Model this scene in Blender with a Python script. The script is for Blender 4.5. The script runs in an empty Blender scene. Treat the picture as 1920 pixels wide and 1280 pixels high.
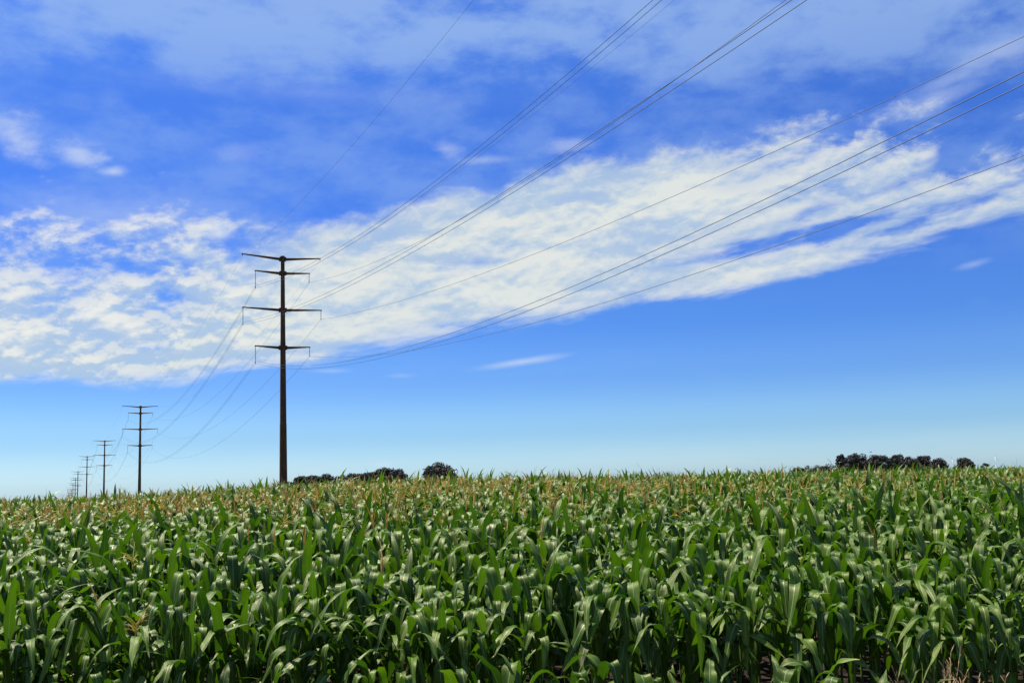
import bpy, math, random
import numpy as np
from mathutils import Vector, Matrix

sc = bpy.context.scene
COL = sc.collection
R = math.radians
F_PX = 2005.0                                   # focal length in pixels of a 1920 px wide frame
ROLL = R(1.8)
PITCH = math.atan(264.4 / F_PX)
SUN_EL, SUN_AZ = R(61), R(-52)                  # azimuth measured from +Y towards +X

# ------------------------------------------------------------------ camera
_F = Vector((0, math.cos(PITCH), math.sin(PITCH)))
_U0 = Vector((0, -math.sin(PITCH), math.cos(PITCH)))
_X = Vector((1, 0, 0))
_U = _U0 * math.cos(ROLL) + _X * math.sin(ROLL)
_R = _X * math.cos(ROLL) - _U0 * math.sin(ROLL)
cd = bpy.data.cameras.new('camera')
cam = bpy.data.objects.new('camera', cd)
COL.objects.link(cam)
cd.sensor_width = 36.0
cd.lens = 36.0 * F_PX / 1920.0
cd.clip_end = 40000
cd.clip_start = 0.1
m = Matrix((_R, _U, -_F)).transposed().to_4x4()
cam.matrix_world = m
sc.camera = cam


def px(x, y, Y):
    """point of the world seen at pixel x, y of the 1920x1280 photo, at forward distance Y (measuring aid)"""
    d = _F + _R * ((x - 960) / F_PX) - _U * ((y - 640) / F_PX)
    return d * (Y / d.y)


def hor(x):
    return 904.5 - (x - 960) * math.tan(ROLL)


# ------------------------------------------------------------------ node helpers
def mat(name):
    m = bpy.data.materials.new(name)
    m.use_nodes = True
    nt = m.node_tree
    nt.nodes.clear()
    out = nt.nodes.new('ShaderNodeOutputMaterial')
    return m, nt, out


class NB:
    def __init__(s, nt):
        s.nt = nt

    def n(s, t, **kw):
        o = s.nt.nodes.new(t)
        for k, v in kw.items():
            setattr(o, k, v)
        return o

    def link(s, a, b):
        s.nt.links.new(a, b)

    def put(s, sock, v):
        if isinstance(v, bpy.types.NodeSocket):
            s.link(v, sock)
        else:
            sock.default_value = v

    def m(s, op, a, b=0.0, c=None, clamp=False):
        o = s.n('ShaderNodeMath', operation=op, use_clamp=clamp)
        s.put(o.inputs[0], a)
        s.put(o.inputs[1], b)
        if c is not None:
            s.put(o.inputs[2], c)
        return o.outputs[0]

    def add(s, a, b): return s.m('ADD', a, b)
    def sub(s, a, b): return s.m('SUBTRACT', a, b)
    def mul(s, a, b): return s.m('MULTIPLY', a, b)
    def mad(s, a, b, c): return s.m('MULTIPLY_ADD', a, b, c)
    def mn(s, a, b): return s.m('MINIMUM', a, b)
    def mx(s, a, b): return s.m('MAXIMUM', a, b)

    def smooth(s, v, lo, hi, a=0.0, b=1.0):
        o = s.n('ShaderNodeMapRange', interpolation_type='SMOOTHSTEP')
        s.put(o.inputs[0], v)
        for i, q in enumerate((lo, hi, a, b)):
            s.put(o.inputs[i + 1], q)
        return o.outputs[0]

    def lin(s, v, lo, hi, a=0.0, b=1.0):
        o = s.n('ShaderNodeMapRange')
        s.put(o.inputs[0], v)
        for i, q in enumerate((lo, hi, a, b)):
            s.put(o.inputs[i + 1], q)
        return o.outputs[0]

    def vec(s, x, y, z=0.0):
        o = s.n('ShaderNodeCombineXYZ')
        s.put(o.inputs[0], x)
        s.put(o.inputs[1], y)
        s.put(o.inputs[2], z)
        return o.outputs[0]

    def noise(s, v, scale, detail=4, rough=.5, dist=0.0):
        o = s.n('ShaderNodeTexNoise')
        s.put(o.inputs['Vector'], v)
        o.inputs['Scale'].default_value = scale
        o.inputs['Detail'].default_value = detail
        o.inputs['Roughness'].default_value = rough
        o.inputs['Distortion'].default_value = dist
        return o.outputs[0]

    def mix(s, f, a, b, blend='MIX'):
        o = s.n('ShaderNodeMix', data_type='RGBA', blend_type=blend)
        s.put(o.inputs[0], f)
        for i, q in ((6, a), (7, b)):
            if isinstance(q, (tuple, list)) and len(q) == 3:
                q = (*q, 1)
            s.put(o.inputs[i], q)
        return o.outputs[2]


def simple_mat(name, col, rough=.6, var=.25, scale=3.0, metallic=0.0, col2=None, coord='Object', bump=0.0):
    m, nt, out = mat(name)
    b = NB(nt)
    tc = b.n('ShaderNodeTexCoord').outputs[coord]
    f = b.noise(tc, scale, 5, .6)
    f = b.smooth(f, .35, .65)
    c2 = col2 or tuple(c * (1 - var) for c in col)
    c = b.mix(f, c2, col)
    p = b.n('ShaderNodeBsdfPrincipled')
    b.link(c, p.inputs['Base Color'])
    p.inputs['Roughness'].default_value = rough
    p.inputs['Metallic'].default_value = metallic
    if bump:
        bn = b.n('ShaderNodeBump')
        bn.inputs['Strength'].default_value = bump
        b.link(b.noise(tc, scale * 4, 6, .6), bn.inputs['Height'])
        b.link(bn.outputs[0], p.inputs['Normal'])
    b.link(p.outputs[0], out.inputs[0])
    return m


# ------------------------------------------------------------------ world: Nishita sky with a band of cloud
def ae(x, y):
    """direction through a photo pixel as azimuth / elevation, in thousandths of the focal length"""
    p = px(x, y, 1.0)
    return math.atan2(p.x, p.y) * 2.005, math.atan2(p.z, math.hypot(p.x, p.y)) * 2.005


def build_world():
    w = bpy.data.worlds.new('World')
    sc.world = w
    w.use_nodes = True
    nt = w.node_tree
    nt.nodes.clear()
    b = NB(nt)
    out = b.n('ShaderNodeOutputWorld')
    bg = b.n('ShaderNodeBackground')
    bg.inputs['Strength'].default_value = 0.05
    b.link(bg.outputs[0], out.inputs[0])
    sky = b.n('ShaderNodeTexSky', sky_type='NISHITA')
    sky.sun_disc = False
    sky.sun_elevation = SUN_EL
    sky.sun_rotation = SUN_AZ
    sky.altitude = 300
    sky.air_density = 1.0
    sky.dust_density = 0.6
    sky.ozone_density = 2.0
    tc = b.n('ShaderNodeTexCoord').outputs['Generated']
    sp = b.n('ShaderNodeSeparateXYZ')
    b.link(tc, sp.inputs[0])
    x, y, z = sp.outputs
    A = b.mul(b.m('ARCTAN2', x, y), 2.005)
    E = b.mul(b.m('ARCSINE', z), 2.005)
    # deeper, more saturated blue of the polarised summer sky, by elevation
    ramp = b.n('ShaderNodeValToRGB')
    ramp.color_ramp.interpolation = 'EASE'
    b.link(b.m('MULTIPLY', E, 1.0, clamp=True), ramp.inputs[0])
    els = ramp.color_ramp.elements
    for i, (pos, col) in enumerate(SKY_TINT):
        e = els[i] if i < 2 else els.new(pos)
        e.position = pos
        e.color = (*col, 1)
    skyc = b.mix(1.0, sky.outputs[0], ramp.outputs[0], 'MULTIPLY')
    skyc = b.mix(1.0, skyc, SKY_GAIN, 'MULTIPLY')

    if SKY_ONLY:
        b.link(skyc, bg.inputs[0])
        return

    def curve(pts):
        o = b.n('ShaderNodeFloatCurve')
        b.link(b.mad(A, 1 / 2.4, .5), o.inputs['Value'])
        c = o.mapping.curves[0]
        q = [ae(*p) for p in pts]
        q = [(q[0][0] / 2.4 + .5, q[0][1])] + [(a / 2.4 + .5, e) for a, e in q[1:]]
        c.points[0].location = (0, q[0][1])
        c.points[1].location = (1, q[-1][1])
        for a, e in q:
            c.points.new(a, e)
        for p in c.points:
            p.handle_type = 'AUTO_CLAMPED'
        o.mapping.update()
        return o.outputs[0]
    top = curve([(0, 425), (90, 440), (160, 455), (230, 430), (300, 440), (380, 420), (440, 430), (520, 425), (600, 403), (700, 394), (780, 374), (850, 352), (925, 358), (960, 325),
                 (1020, 318), (1080, 292), (1190, 292), (1250, 262), (1400, 250), (1560, 245), (1680, 240), (1745, 250), (1790, 300), (1920, 272)])
    bot = curve([(0, 732), (150, 726), (350, 722), (470, 694), (640, 678), (700, 662), (850, 632), (1000, 606), (1200, 576), (1350, 556),
                 (1500, 528), (1600, 500), (1700, 472), (1800, 444), (1850, 430), (1920, 415)])
    # coordinates that run along the tilted band
    t = R(6)
    P = b.add(b.mul(A, math.cos(t)), b.mul(E, math.sin(t)))
    Q = b.sub(b.mul(E, math.cos(t)), b.mul(A, math.sin(t)))
    warp = b.sub(b.noise(b.vec(b.mul(P, 1.0), b.mul(Q, 2.0)), 4, 4, .5), .5)
    left = b.smooth(A, -.30, -.70)
    right = b.smooth(A, .25, .70)
    P1 = b.mad(warp, .10, P)
    Q1 = b.mad(warp, .035, Q)
    stretched = b.vec(P1, b.mul(Q1, 4.2), 1.7)
    puffy = b.vec(P1, b.mul(Q1, 1.9), 7.3)
    n1 = b.noise(stretched, 4.2, 9, .60)
    n2 = b.noise(puffy, 11.0, 9, .60)
    n3 = b.noise(b.vec(P, b.mul(Q, 2.4), 4.0), 3.0, 3, .5)
    n4 = b.noise(puffy, 30.0, 5, .6)
    nmix = b.add(b.mul(n1, b.sub(.72, b.mul(left, .42))), b.mul(n2, b.mad(left, .42, .28)))
    rag = b.add(.55, b.add(b.mul(left, 2.6), b.mul(right, 2.2)))
    topsoft = b.add(.030, b.add(b.mul(left, .10), b.mul(right, .06)))
    mt = b.add(b.m('DIVIDE', b.sub(top, E), topsoft), b.mul(b.sub(n2, .46), b.add(2.0, b.mul(rag, 1.0))))
    mb = b.add(b.mul(b.sub(E, bot), 45.0), b.mul(b.sub(n1, .5), 4.0))
    thick = b.add(b.mul(b.sub(nmix, .44), 6.5), b.add(b.mad(left, 1.1, 1.15), b.mul(b.sub(n3, .5), 2.4)))
    midw = b.mul(b.smooth(A, -.75, -.1), b.smooth(A, .75, .2))
    thick = b.add(b.sub(thick, b.mul(right, .40)), b.mul(midw, .5))
    m = b.mn(b.mn(mt, mb), thick)

    def ell(x, y, rx, ry, tilt=0.0, amp=1.0, rag=.5, n=None):
        """ragged ellipse, positive inside"""
        a0, e0 = ae(x, y)
        ca, sa = math.cos(R(tilt)), math.sin(R(tilt))
        da, de = b.sub(A, a0), b.sub(E, e0)
        u = b.mul(b.add(b.mul(da, ca), b.mul(de, sa)), 1000 / rx)
        v = b.mul(b.sub(b.mul(de, ca), b.mul(da, sa)), 1000 / ry)
        d = b.m('SQRT', b.add(b.mul(u, u), b.mul(v, v)))
        g = b.add(b.sub(1.0, d), b.mul(b.sub(n if n is not None else n2, .5), rag * 6))
        return b.smooth(g, -.25, 1.25, 0.0, amp)
    hole = ell(280, 652, 75, 17, 0, 1.3, .35)
    for q in ((770, 468, 130, 14, 4, .55, .4), (900, 490, 95, 15, 3, 1.0, .4), (985, 508, 50, 9, 0, .8, .4), (1390, 462, 190, 30, 8, 2.1, .30), (1580, 430, 110, 24, 14, 1.5, .4),
              (1520, 398, 80, 14, 10, .8, .6), (1370, 350, 90, 24, 8, .9, .6), (1480, 300, 80, 16, 12, .4, .7), (1690, 345, 60, 14, 15, .9, .5), (1780, 295, 60, 26, 30, 1.2, .4),
              (1200, 545, 60, 8, 10, .6, .4), (730, 600, 140, 10, 6, .5, .4), (90, 505, 70, 24, -30, .5, .5), (230, 500, 60, 22, 20, .5, .5), (1700, 420, 120, 12, 14, .7, .5),
              (1830, 380, 80, 20, 14, .7, .5)):
        hole = b.add(hole, ell(*q))
    m = b.sub(m, hole)
    band = b.mad(b.smooth(m, -.15, 1.0), .72, b.mul(b.smooth(m, .4, 2.4), .25))
    # separate small clouds
    blobs = ell(25, 258, 70, 34, -20, .60, .55)
    for q in ((140, 284, 55, 26, -15, .55, .55), (215, 322, 34, 11, 4, .62, .3), (838, 279, 40, 17, -10, .4, .5), (908, 300, 60, 10, 0, .3, .5), (412, 436, 34, 24, 0, .9, .25), (355, 473, 30, 18, -25, .9, .35),
              (980, 678, 95, 9, 6.5, .62, .12), (930, 684, 40, 5, 5, .3, .1), (1826, 495, 34, 8, 10, .30, .2), (620, 695, 42, 6, 0, .3, .2), (750, 704, 30, 5, 0, .15, .2),
              (715, 869, 26, 7, 0, .30, .3), (450, 285, 50, 20, 10, .16, .5), (1060, 275, 70, 16, 5, .35, .5), (1880, 100, 100, 26, 12, .26, .5), (1780, 150, 90, 14, 14, .22, .5),
              (1700, 205, 130, 22, 12, .26, .5), (200, 400, 260, 60, 0, .26, .25),
              (1850, 330, 100, 26, 12, .30, .5), (600, 175, 420, 30, -2, .10, .2)):
        blobs = b.mx(blobs, ell(*q))
    # milky veil high up
    vn = b.noise(b.vec(b.mul(A, .8), b.mul(E, 2.6), 12.4), 2.3, 6, .55, .4)
    vn2 = b.noise(b.vec(b.mul(A, 1.0), b.mul(E, 1.9), 9.1), 8, 8, .6)
    vsum = b.add(b.mul(vn, .55), b.mul(vn2, .45))
    vr = b.smooth(E, b.mad(b.smooth(A, -.1, .6), -.10, .56), .86)
    veil = b.mul(b.smooth(vsum, b.mad(vr, -.20, .52), b.mad(vr, -.20, .74)), b.mad(vr, .56, .10))
    veil2 = b.mul(b.smooth(b.add(b.mul(vn, .5), b.mul(vn2, .5)), .38, .62), b.mul(b.smooth(E, .30, .5), .30))
    veil = b.mx(veil, veil2)
    lowhaze = b.mul(b.mul(b.smooth(E, .10, .0), b.smooth(b.noise(b.vec(A, b.mul(E, 6.0), 5.0), 3.0, 4, .5), .4, .7)), .18)
    # colours of cloud: blue grey where thick and low, creamy where the sun catches it
    sh = b.add(b.mul(b.sub(n1, .5), 2.8), b.mul(b.sub(n3, .5), 1.8))
    hi2 = b.noise(b.vec(P1, b.mul(b.add(Q1, .012), 1.9), 7.3), 11.0, 9, .60)
    sh = b.add(sh, b.mul(b.sub(n2, hi2), b.mad(left, 7.0, 4.0)))
    midw = b.mul(b.smooth(A, -.75, -.1), b.smooth(A, .75, .2))
    sh = b.m('ADD', sh, b.mad(midw, .12, .38), clamp=True)
    ccol = b.mix(sh, (4.7, 6.1, 7.6), (7.6, 8.0, 7.7))
    puff = b.mul(b.smooth(b.add(n2, b.mul(b.sub(n4, .5), .35)), .45, .70), b.mad(left, .70, .15))
    ccol = b.mix(puff, ccol, (8.9, 8.9, 8.3))
    c = b.mix(veil, skyc, (3.7, 5.5, 8.6))
    c = b.mix(lowhaze, c, (6.5, 7.6, 8.2))
    c = b.mix(blobs, c, (7.0, 7.8, 8.9))
    c = b.mix(band, c, ccol)
    b.link(c, bg.inputs[0])


SKY_ONLY = False
SKY_TINT = [(0.02, (0.400, 0.590, 0.875)), (0.1, (0.280, 0.455, 0.725)), (0.2, (0.200, 0.355, 0.675)), (0.3, (0.155, 0.315, 0.660)), (0.45, (0.140, 0.290, 0.680)), (0.65, (0.150, 0.310, 0.710)), (0.84, (0.175, 0.360, 0.775))]
SKY_GAIN = (2, 2, 2)
build_world()
sc.world.cycles.sampling_method = 'MANUAL'
sc.world.cycles.sample_map_resolution = 256
sc.cycles.max_bounces = 5
sc.cycles.diffuse_bounces = 1
sc.cycles.glossy_bounces = 2
sc.cycles.transmission_bounces = 3
sc.cycles.transparent_max_bounces = 2

sd = bpy.data.lights.new('sun', 'SUN')
sun = bpy.data.objects.new('sun', sd)
COL.objects.link(sun)
sd.energy = 5.0
sd.angle = R(0.5)
sd.color = (1.0, .95, .86)
sdir = Vector((math.sin(SUN_AZ) * math.cos(SUN_EL), math.cos(SUN_AZ) * math.cos(SUN_EL), math.sin(SUN_EL)))
sun.rotation_euler = (-sdir).to_track_quat('-Z', 'Y').to_euler()

sc.view_settings.view_transform = 'Standard'
sc.view_settings.look = 'None'
sc.view_settings.exposure = 1.0
sc.view_settings.gamma = 1.0
sc.view_settings.use_curve_mapping = False


# ------------------------------------------------------------------ mesh helpers (quads only, numpy)
class G:
    """collects quad geometry: verts, quads, per-vertex leafco (across, along, tint), material index"""
    def __init__(s):
        s.V, s.F, s.C, s.M, s.n = [], [], [], [], 0

    def add(s, V, F, C=None, mi=0):
        V = np.asarray(V, float).reshape(-1, 3)
        F = np.asarray(F, int).reshape(-1, 4)
        if C is None:
            C = np.tile((.3, .5, .5), (len(V), 1))
        s.V.append(V)
        s.F.append(F + s.n)
        s.C.append(np.asarray(C, float))
        s.M.append(np.full(len(F), mi))
        s.n += len(V)

    def arrays(s):
        return np.vstack(s.V), np.vstack(s.F), np.vstack(s.C), np.concatenate(s.M)


def mesh_from(name, V, F, C, M, mats, smooth=True):
    me = bpy.data.meshes.new(name)
    nv, nf = len(V), len(F)
    me.vertices.add(nv)
    me.vertices.foreach_set('co', np.ascontiguousarray(V, np.float32).ravel())
    me.loops.add(nf * 4)
    me.loops.foreach_set('vertex_index', np.ascontiguousarray(F, np.int32).ravel())
    me.polygons.add(nf)
    me.polygons.foreach_set('loop_start', np.arange(0, nf * 4, 4, dtype=np.int32))
    me.polygons.foreach_set('material_index', np.ascontiguousarray(M, np.int32))
    a = me.attributes.new('leafco', 'FLOAT_VECTOR', 'POINT')
    a.data.foreach_set('vector', np.ascontiguousarray(C, np.float32).ravel())
    for q in mats:
        me.materials.append(q)
    me.update(calc_edges=True)
    if smooth:
        me.shade_smooth()
    else:
        me.shade_flat()
    return me


def gmesh(name, g, mats, smooth=True):
    return mesh_from(name, *g.arrays(), mats if isinstance(mats, list) else [mats], smooth)


def obj(name, me, parent=None, loc=None):
    o = bpy.data.objects.new(name, me)
    COL.objects.link(o)
    if parent:
        o.parent = parent
    if loc is not None:
        o.location = loc
    return o


def tag(o, label=None, cat=None, group=None, kind=None):
    for k, v in (('label', label), ('category', cat), ('group', group), ('kind', kind)):
        if v:
            o[k] = v
    return o


def frame(d):
    d = np.asarray(d, float)
    d = d / (np.linalg.norm(d) + 1e-9)
    a = np.array((0, 0, 1.0)) if abs(d[2]) < .9 else np.array((1.0, 0, 0))
    u = np.cross(a, d)
    u /= np.linalg.norm(u)
    return u, np.cross(d, u)


def tube(g, pts, rad, k=6, mi=0, tint=.5, cap=True):
    pts = np.asarray(pts, float)
    n = len(pts)
    rad = np.broadcast_to(rad, n)
    u, v = frame(pts[-1] - pts[0])
    a = np.arange(k) * 2 * math.pi / k
    V, C = [], []
    for i in range(n):
        d = pts[min(i + 1, n - 1)] - pts[max(i - 1, 0)]
        d = d / (np.linalg.norm(d) + 1e-9)
        uu = u - d * (u @ d)
        uu /= np.linalg.norm(uu)
        vv = np.cross(d, uu)
        V.append(pts[i] + (np.cos(a)[:, None] * uu + np.sin(a)[:, None] * vv) * rad[i])
        C += [(.25, i / (n - 1), tint)] * k
    F = [(i * k + j, i * k + (j + 1) % k, (i + 1) * k + (j + 1) % k, (i + 1) * k + j) for i in range(n - 1) for j in range(k)]
    V = np.vstack(V)
    if cap and k in (4, 6, 8, 12, 16, 20):
        for base in (0, (n - 1) * k):
            for j in range(1, k - 2, 2):
                F.append((base, base + j, base + j + 1, base + j + 2))
    g.add(V, F, C, mi)


def box(g, c, s, rot=None, mi=0):
    c, s = np.asarray(c, float), np.asarray(s, float) / 2
    V = np.array([(x, y, z) for x in (-1, 1) for y in (-1, 1) for z in (-1, 1)], float) * s
    if rot is not None:
        V = V @ np.array(rot).T
    g.add(V + c, [(0, 1, 3, 2), (4, 6, 7, 5), (0, 4, 5, 1), (2, 3, 7, 6), (0, 2, 6, 4), (1, 5, 7, 3)], None, mi)


# ------------------------------------------------------------------ terrain (heights relative to the eye at 0)
_CP = np.array([(-400, -5), (0, -3.5), (150, -2), (300, 3), (430, 9), (530, 12.5), (650, 15.5), (800, 16), (950, 16), (1100, 11),
                (1300, 7), (1450, 6), (1600, 4.5), (1750, 2), (1850, 0), (1920, -.5), (2300, -2)], float)


def sstep(x, a, b):
    t = np.clip((x - a) / (b - a), 0, 1)
    return t * t * (3 - 2 * t)


def ground_z(x, y):
    x, y = np.asarray(x, float), np.asarray(y, float)
    yy = np.maximum(y, 8.0)
    t = x / np.maximum(yy, 30.0)
    o = np.interp(960 + F_PX * t, _CP[:, 0], _CP[:, 1])
    crest = (o - 5.5) / F_PX * 52 - 2.20
    z = -2.75 + np.interp(yy, [10, 13, 16, 20, 24, 33, 42, 52], [0, .05, .20, .33, .44, .66, .87, 1.0]) * (crest + 2.75)
    z = z - sstep(yy, 70, 900) * 5.0
    z = z - sstep(yy, 650, 2100) * 26 * sstep(-x / yy, .22, .34)
    z = z + .05 * np.sin(x * .35 + 1.3) * np.sin(y * .22)
    z = z - sstep(-y, -8.2, -5.5) * .25          # shallow verge in front of the crop
    return z


# ------------------------------------------------------------------ materials
def leaf_material():
    m, nt, out = mat('corn leaf')
    b = NB(nt)
    at = b.n('ShaderNodeAttribute', attribute_name='leafco')
    sp = b.n('ShaderNodeSeparateXYZ')
    b.link(at.outputs['Vector'], sp.inputs[0])
    u, v, tint = sp.outputs
    ob = b.n('ShaderNodeTexCoord').outputs['Object']
    rib = b.smooth(b.m('ABSOLUTE', b.sub(u, .5)), .055, .02)
    vein = b.m('SINE', b.mul(u, 95.0))
    c = b.mix(tint, LEAF_A, LEAF_B)
    big = b.noise(ob, 6.0, 4, .6)
    c = b.mix(b.smooth(big, .4, .7, 0, .5), c, LEAF_C)
    c = b.mix(b.mul(b.mad(vein, .5, .5), .16), c, (.13, .20, .06))
    c = b.mix(b.mul(rib, .75), c, (.22, .32, .13))
    # dry tips on some leaves
    tip = b.mul(b.smooth(v, .88, 1.0), b.smooth(tint, .60, .90))
    c = b.mix(b.mul(tip, .8), c, (.32, .22, .08))
    p = b.n('ShaderNodeBsdfPrincipled')
    b.link(c, p.inputs['Base Color'])
    b.link(b.lin(big, .3, .7, .36, .52), p.inputs['Roughness'])
    p.inputs['Specular IOR Level'].default_value = .37
    p.inputs['Specular Tint'].default_value = (1.0, .92, .50, 1)
    bn = b.n('ShaderNodeBump')
    bn.inputs['Strength'].default_value = .35
    bn.inputs['Distance'].default_value = .002
    b.link(b.add(vein, b.mul(rib, -3.0)), bn.inputs['Height'])
    b.link(bn.outputs[0], p.inputs['Normal'])
    tr = b.n('ShaderNodeBsdfTranslucent')
    b.link(b.mix(tint, TRANS_A, TRANS_B), tr.inputs[0])
    mx = b.n('ShaderNodeMixShader')
    mx.inputs[0].default_value = .25
    b.link(p.outputs[0], mx.inputs[1])
    b.link(tr.outputs[0], mx.inputs[2])
    b.link(mx.outputs[0], out.inputs[0])
    return m


def strand_material(name, ca, cb, trans):
    m, nt, out = mat(name)
    b = NB(nt)
    at = b.n('ShaderNodeAttribute', attribute_name='leafco')
    sp = b.n('ShaderNodeSeparateXYZ')
    b.link(at.outputs['Vector'], sp.inputs[0])
    ob = b.n('ShaderNodeTexCoord').outputs['Object']
    c = b.mix(sp.outputs[2], ca, cb)
    c = b.mix(b.smooth(b.noise(ob, 40, 3, .6), .4, .65, 0, .3), c, tuple(q * .55 for q in ca))
    p = b.n('ShaderNodeBsdfPrincipled')
    b.link(c, p.inputs['Base Color'])
    p.inputs['Roughness'].default_value = .65
    tr = b.n('ShaderNodeBsdfTranslucent')
    b.link(c, tr.inputs[0])
    mx = b.n('ShaderNodeMixShader')
    mx.inputs[0].default_value = trans
    b.link(p.outputs[0], mx.inputs[1])
    b.link(tr.outputs[0], mx.inputs[2])
    b.link(mx.outputs[0], out.inputs[0])
    return m


LEAF_A, LEAF_B, LEAF_C = (.015, .047, .002), (.064, .125, .004), (.085, .122, .014)
TRANS_A, TRANS_B = (.024, .090, .002), (.110, .245, .004)
M_LEAF = leaf_material()
M_STALK = strand_material('corn stalk', (.045, .11, .018), (.11, .18, .03), .1)
M_TASSEL = strand_material('corn tassel', (.74, .44, .13), (.64, .58, .15), .5)
CORN = [M_LEAF, M_STALK, M_TASSEL]
M_STRAW = strand_material('dry straw', (.42, .24, .10), (.55, .38, .20), .2)


# ------------------------------------------------------------------ corn
def leaf_geo(g, rs, base, az, L, W, N=14, K=5, a0=R(70), a1=R(-70), sk=.5, sharp=5.0, twist=0.0, side=0.0, fold=.28, wave=.1, tint=.5, mi=0):
    s = np.linspace(0, 1, N + 1)
    th = a0 + (a1 - a0) / (1 + np.exp(-sharp * (s - sk) * 2))
    ds = L / N
    thm = (th[1:] + th[:-1]) / 2
    r = np.concatenate(([0], np.cumsum(np.cos(thm) * ds)))
    z = np.concatenate(([0], np.cumsum(np.sin(thm) * ds)))
    lat = side * L * s ** 2
    w = W / 2 * np.clip(.42 + 2.2 * s, 0, 1) * np.clip(1 - s ** 2.3, 0.02, 1) ** .95
    tw = twist * s ** 1.3
    u = np.linspace(-1, 1, K)
    T = np.stack([np.cos(th), 0 * th, np.sin(th)], 1)
    Nn = np.stack([-np.sin(th), 0 * th, np.cos(th)], 1)
    B = np.tile((0, 1.0, 0), (N + 1, 1))
    Lt = B * np.cos(tw)[:, None] + Nn * np.sin(tw)[:, None]
    Nt = Nn * np.cos(tw)[:, None] - B * np.sin(tw)[:, None]
    ph1, ph2 = rs.uniform(0, 6.28, 2)
    fr = rs.uniform(2.0, 4.0)
    P = np.stack([r, lat, z], 1)
    V = np.zeros((N + 1, K, 3))
    C = np.zeros((N + 1, K, 3))
    f = fold * (1 - .6 * s)
    for j, uj in enumerate(u):
        wav = wave * W * (abs(uj) ** 2) * np.sin(s * fr * 6.28 + (ph1 if uj < 0 else ph2)) * np.sin(np.pi * s)
        V[:, j] = P + Lt * (w * uj)[:, None] + Nt * (w * abs(uj) * f + wav)[:, None]
        C[:, j] = np.stack([np.full(N + 1, uj * .5 + .5), s, np.full(N + 1, tint)], 1)
    ca, sa = math.cos(az), math.sin(az)
    V = V.reshape(-1, 3) @ np.array([(ca, sa, 0), (-sa, ca, 0), (0, 0, 1)]) + np.asarray(base)
    F = [(i * K + j, i * K + j + 1, (i + 1) * K + j + 1, (i + 1) * K + j) for i in range(N) for j in range(K - 1)]
    g.add(V, F, C.reshape(-1, 3), mi)


def tassel_geo(g, rs, top, lod, kind, mi=0, tint=None):
    """kind 0: closed orange spike, 1: opened with side branches"""
    tint = rs.uniform(0, .5) if kind == 0 else rs.uniform(.3, 1.0)
    if tint is None:
        tint = .5
    L = rs.uniform(.28, .46)
    k = {0: 6, 1: 5, 2: 4, 3: 3}[lod]
    lean = rs.uniform(-.08, .08, 2)
    n = {0: 9, 1: 6, 2: 4, 3: 2}[lod]
    ts = np.linspace(0, 1, n)
    r0 = (.0145 if kind == 0 else .009) * (1.0 if lod < 2 else 1.45)
    rad = r0 * np.clip(1.15 - ts, .18, 1) * (1 + (.25 * rs.uniform(-1, 1, n) if lod < 2 else 0))
    rad[0] = .006
    pts = np.stack([top[0] + lean[0] * ts ** 2 * 2, top[1] + lean[1] * ts ** 2 * 2, top[2] + ts * L], 1)
    tube(g, pts, rad, k, mi, tint, cap=False)
    nb = {0: 9, 1: 7, 2: 5, 3: 2}[lod] if kind else {0: 4, 1: 3, 2: 2, 3: 0}[lod]
    for i in range(nb):
        a = rs.uniform(0, 6.28)
        out = rs.uniform(.5, 1.1) if kind else rs.uniform(.1, .3)
        l = rs.uniform(.12, .22)
        h0 = rs.uniform(.0, .35) * L
        m = {0: 5, 1: 4, 2: 3, 3: 2}[lod]
        q = np.linspace(0, 1, m)
        rr = np.sin(out) * l * q + (.02 * q ** 2 if kind else 0)
        zz = np.cos(out) * l * q - (.07 * q ** 3 * out if kind else 0)
        p = np.stack([top[0] + math.cos(a) * rr, top[1] + math.sin(a) * rr, top[2] + h0 + zz], 1)
        tube(g, p, np.linspace(.005, .003, m) * (1 if lod < 2 else 1.5), max(3, k - 1), mi, min(1, tint + .15), cap=False)


def stalk_geo(g, rs, H, lean, lod, mi=1):
    k = {0: 8, 1: 5, 2: 4, 3: 3}[lod]
    n = {0: 13, 1: 5, 2: 3, 3: 2}[lod]
    t = np.linspace(0, 1, n)
    pts = np.stack([lean[0] * t ** 2, lean[1] * t ** 2, t * H - .05], 1)
    rad = .0145 * (1 - .6 * t)
    if lod == 0:
        rad = rad * np.where(np.arange(n) % 2 == 0, 1.16, .95)
    tube(g, pts, rad, k, mi, rs.uniform(0, 1), cap=False)
    if lod == 0:                                          # pale leaf sheaths wrapping the stalk
        for q in np.linspace(.2, .8, 5):
            p = np.stack([lean[0] * np.array([q, q + .08]) ** 2, lean[1] * np.array([q, q + .08]) ** 2, np.array([q, q + .08]) * H - .05], 1)
            tube(g, p, np.array([.0155, .021]) * (1 - .45 * q), 8, mi, rs.uniform(.5, 1), cap=False)
    return lambda q: np.array((lean[0] * q * q, lean[1] * q * q, q * H - .05))


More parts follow.
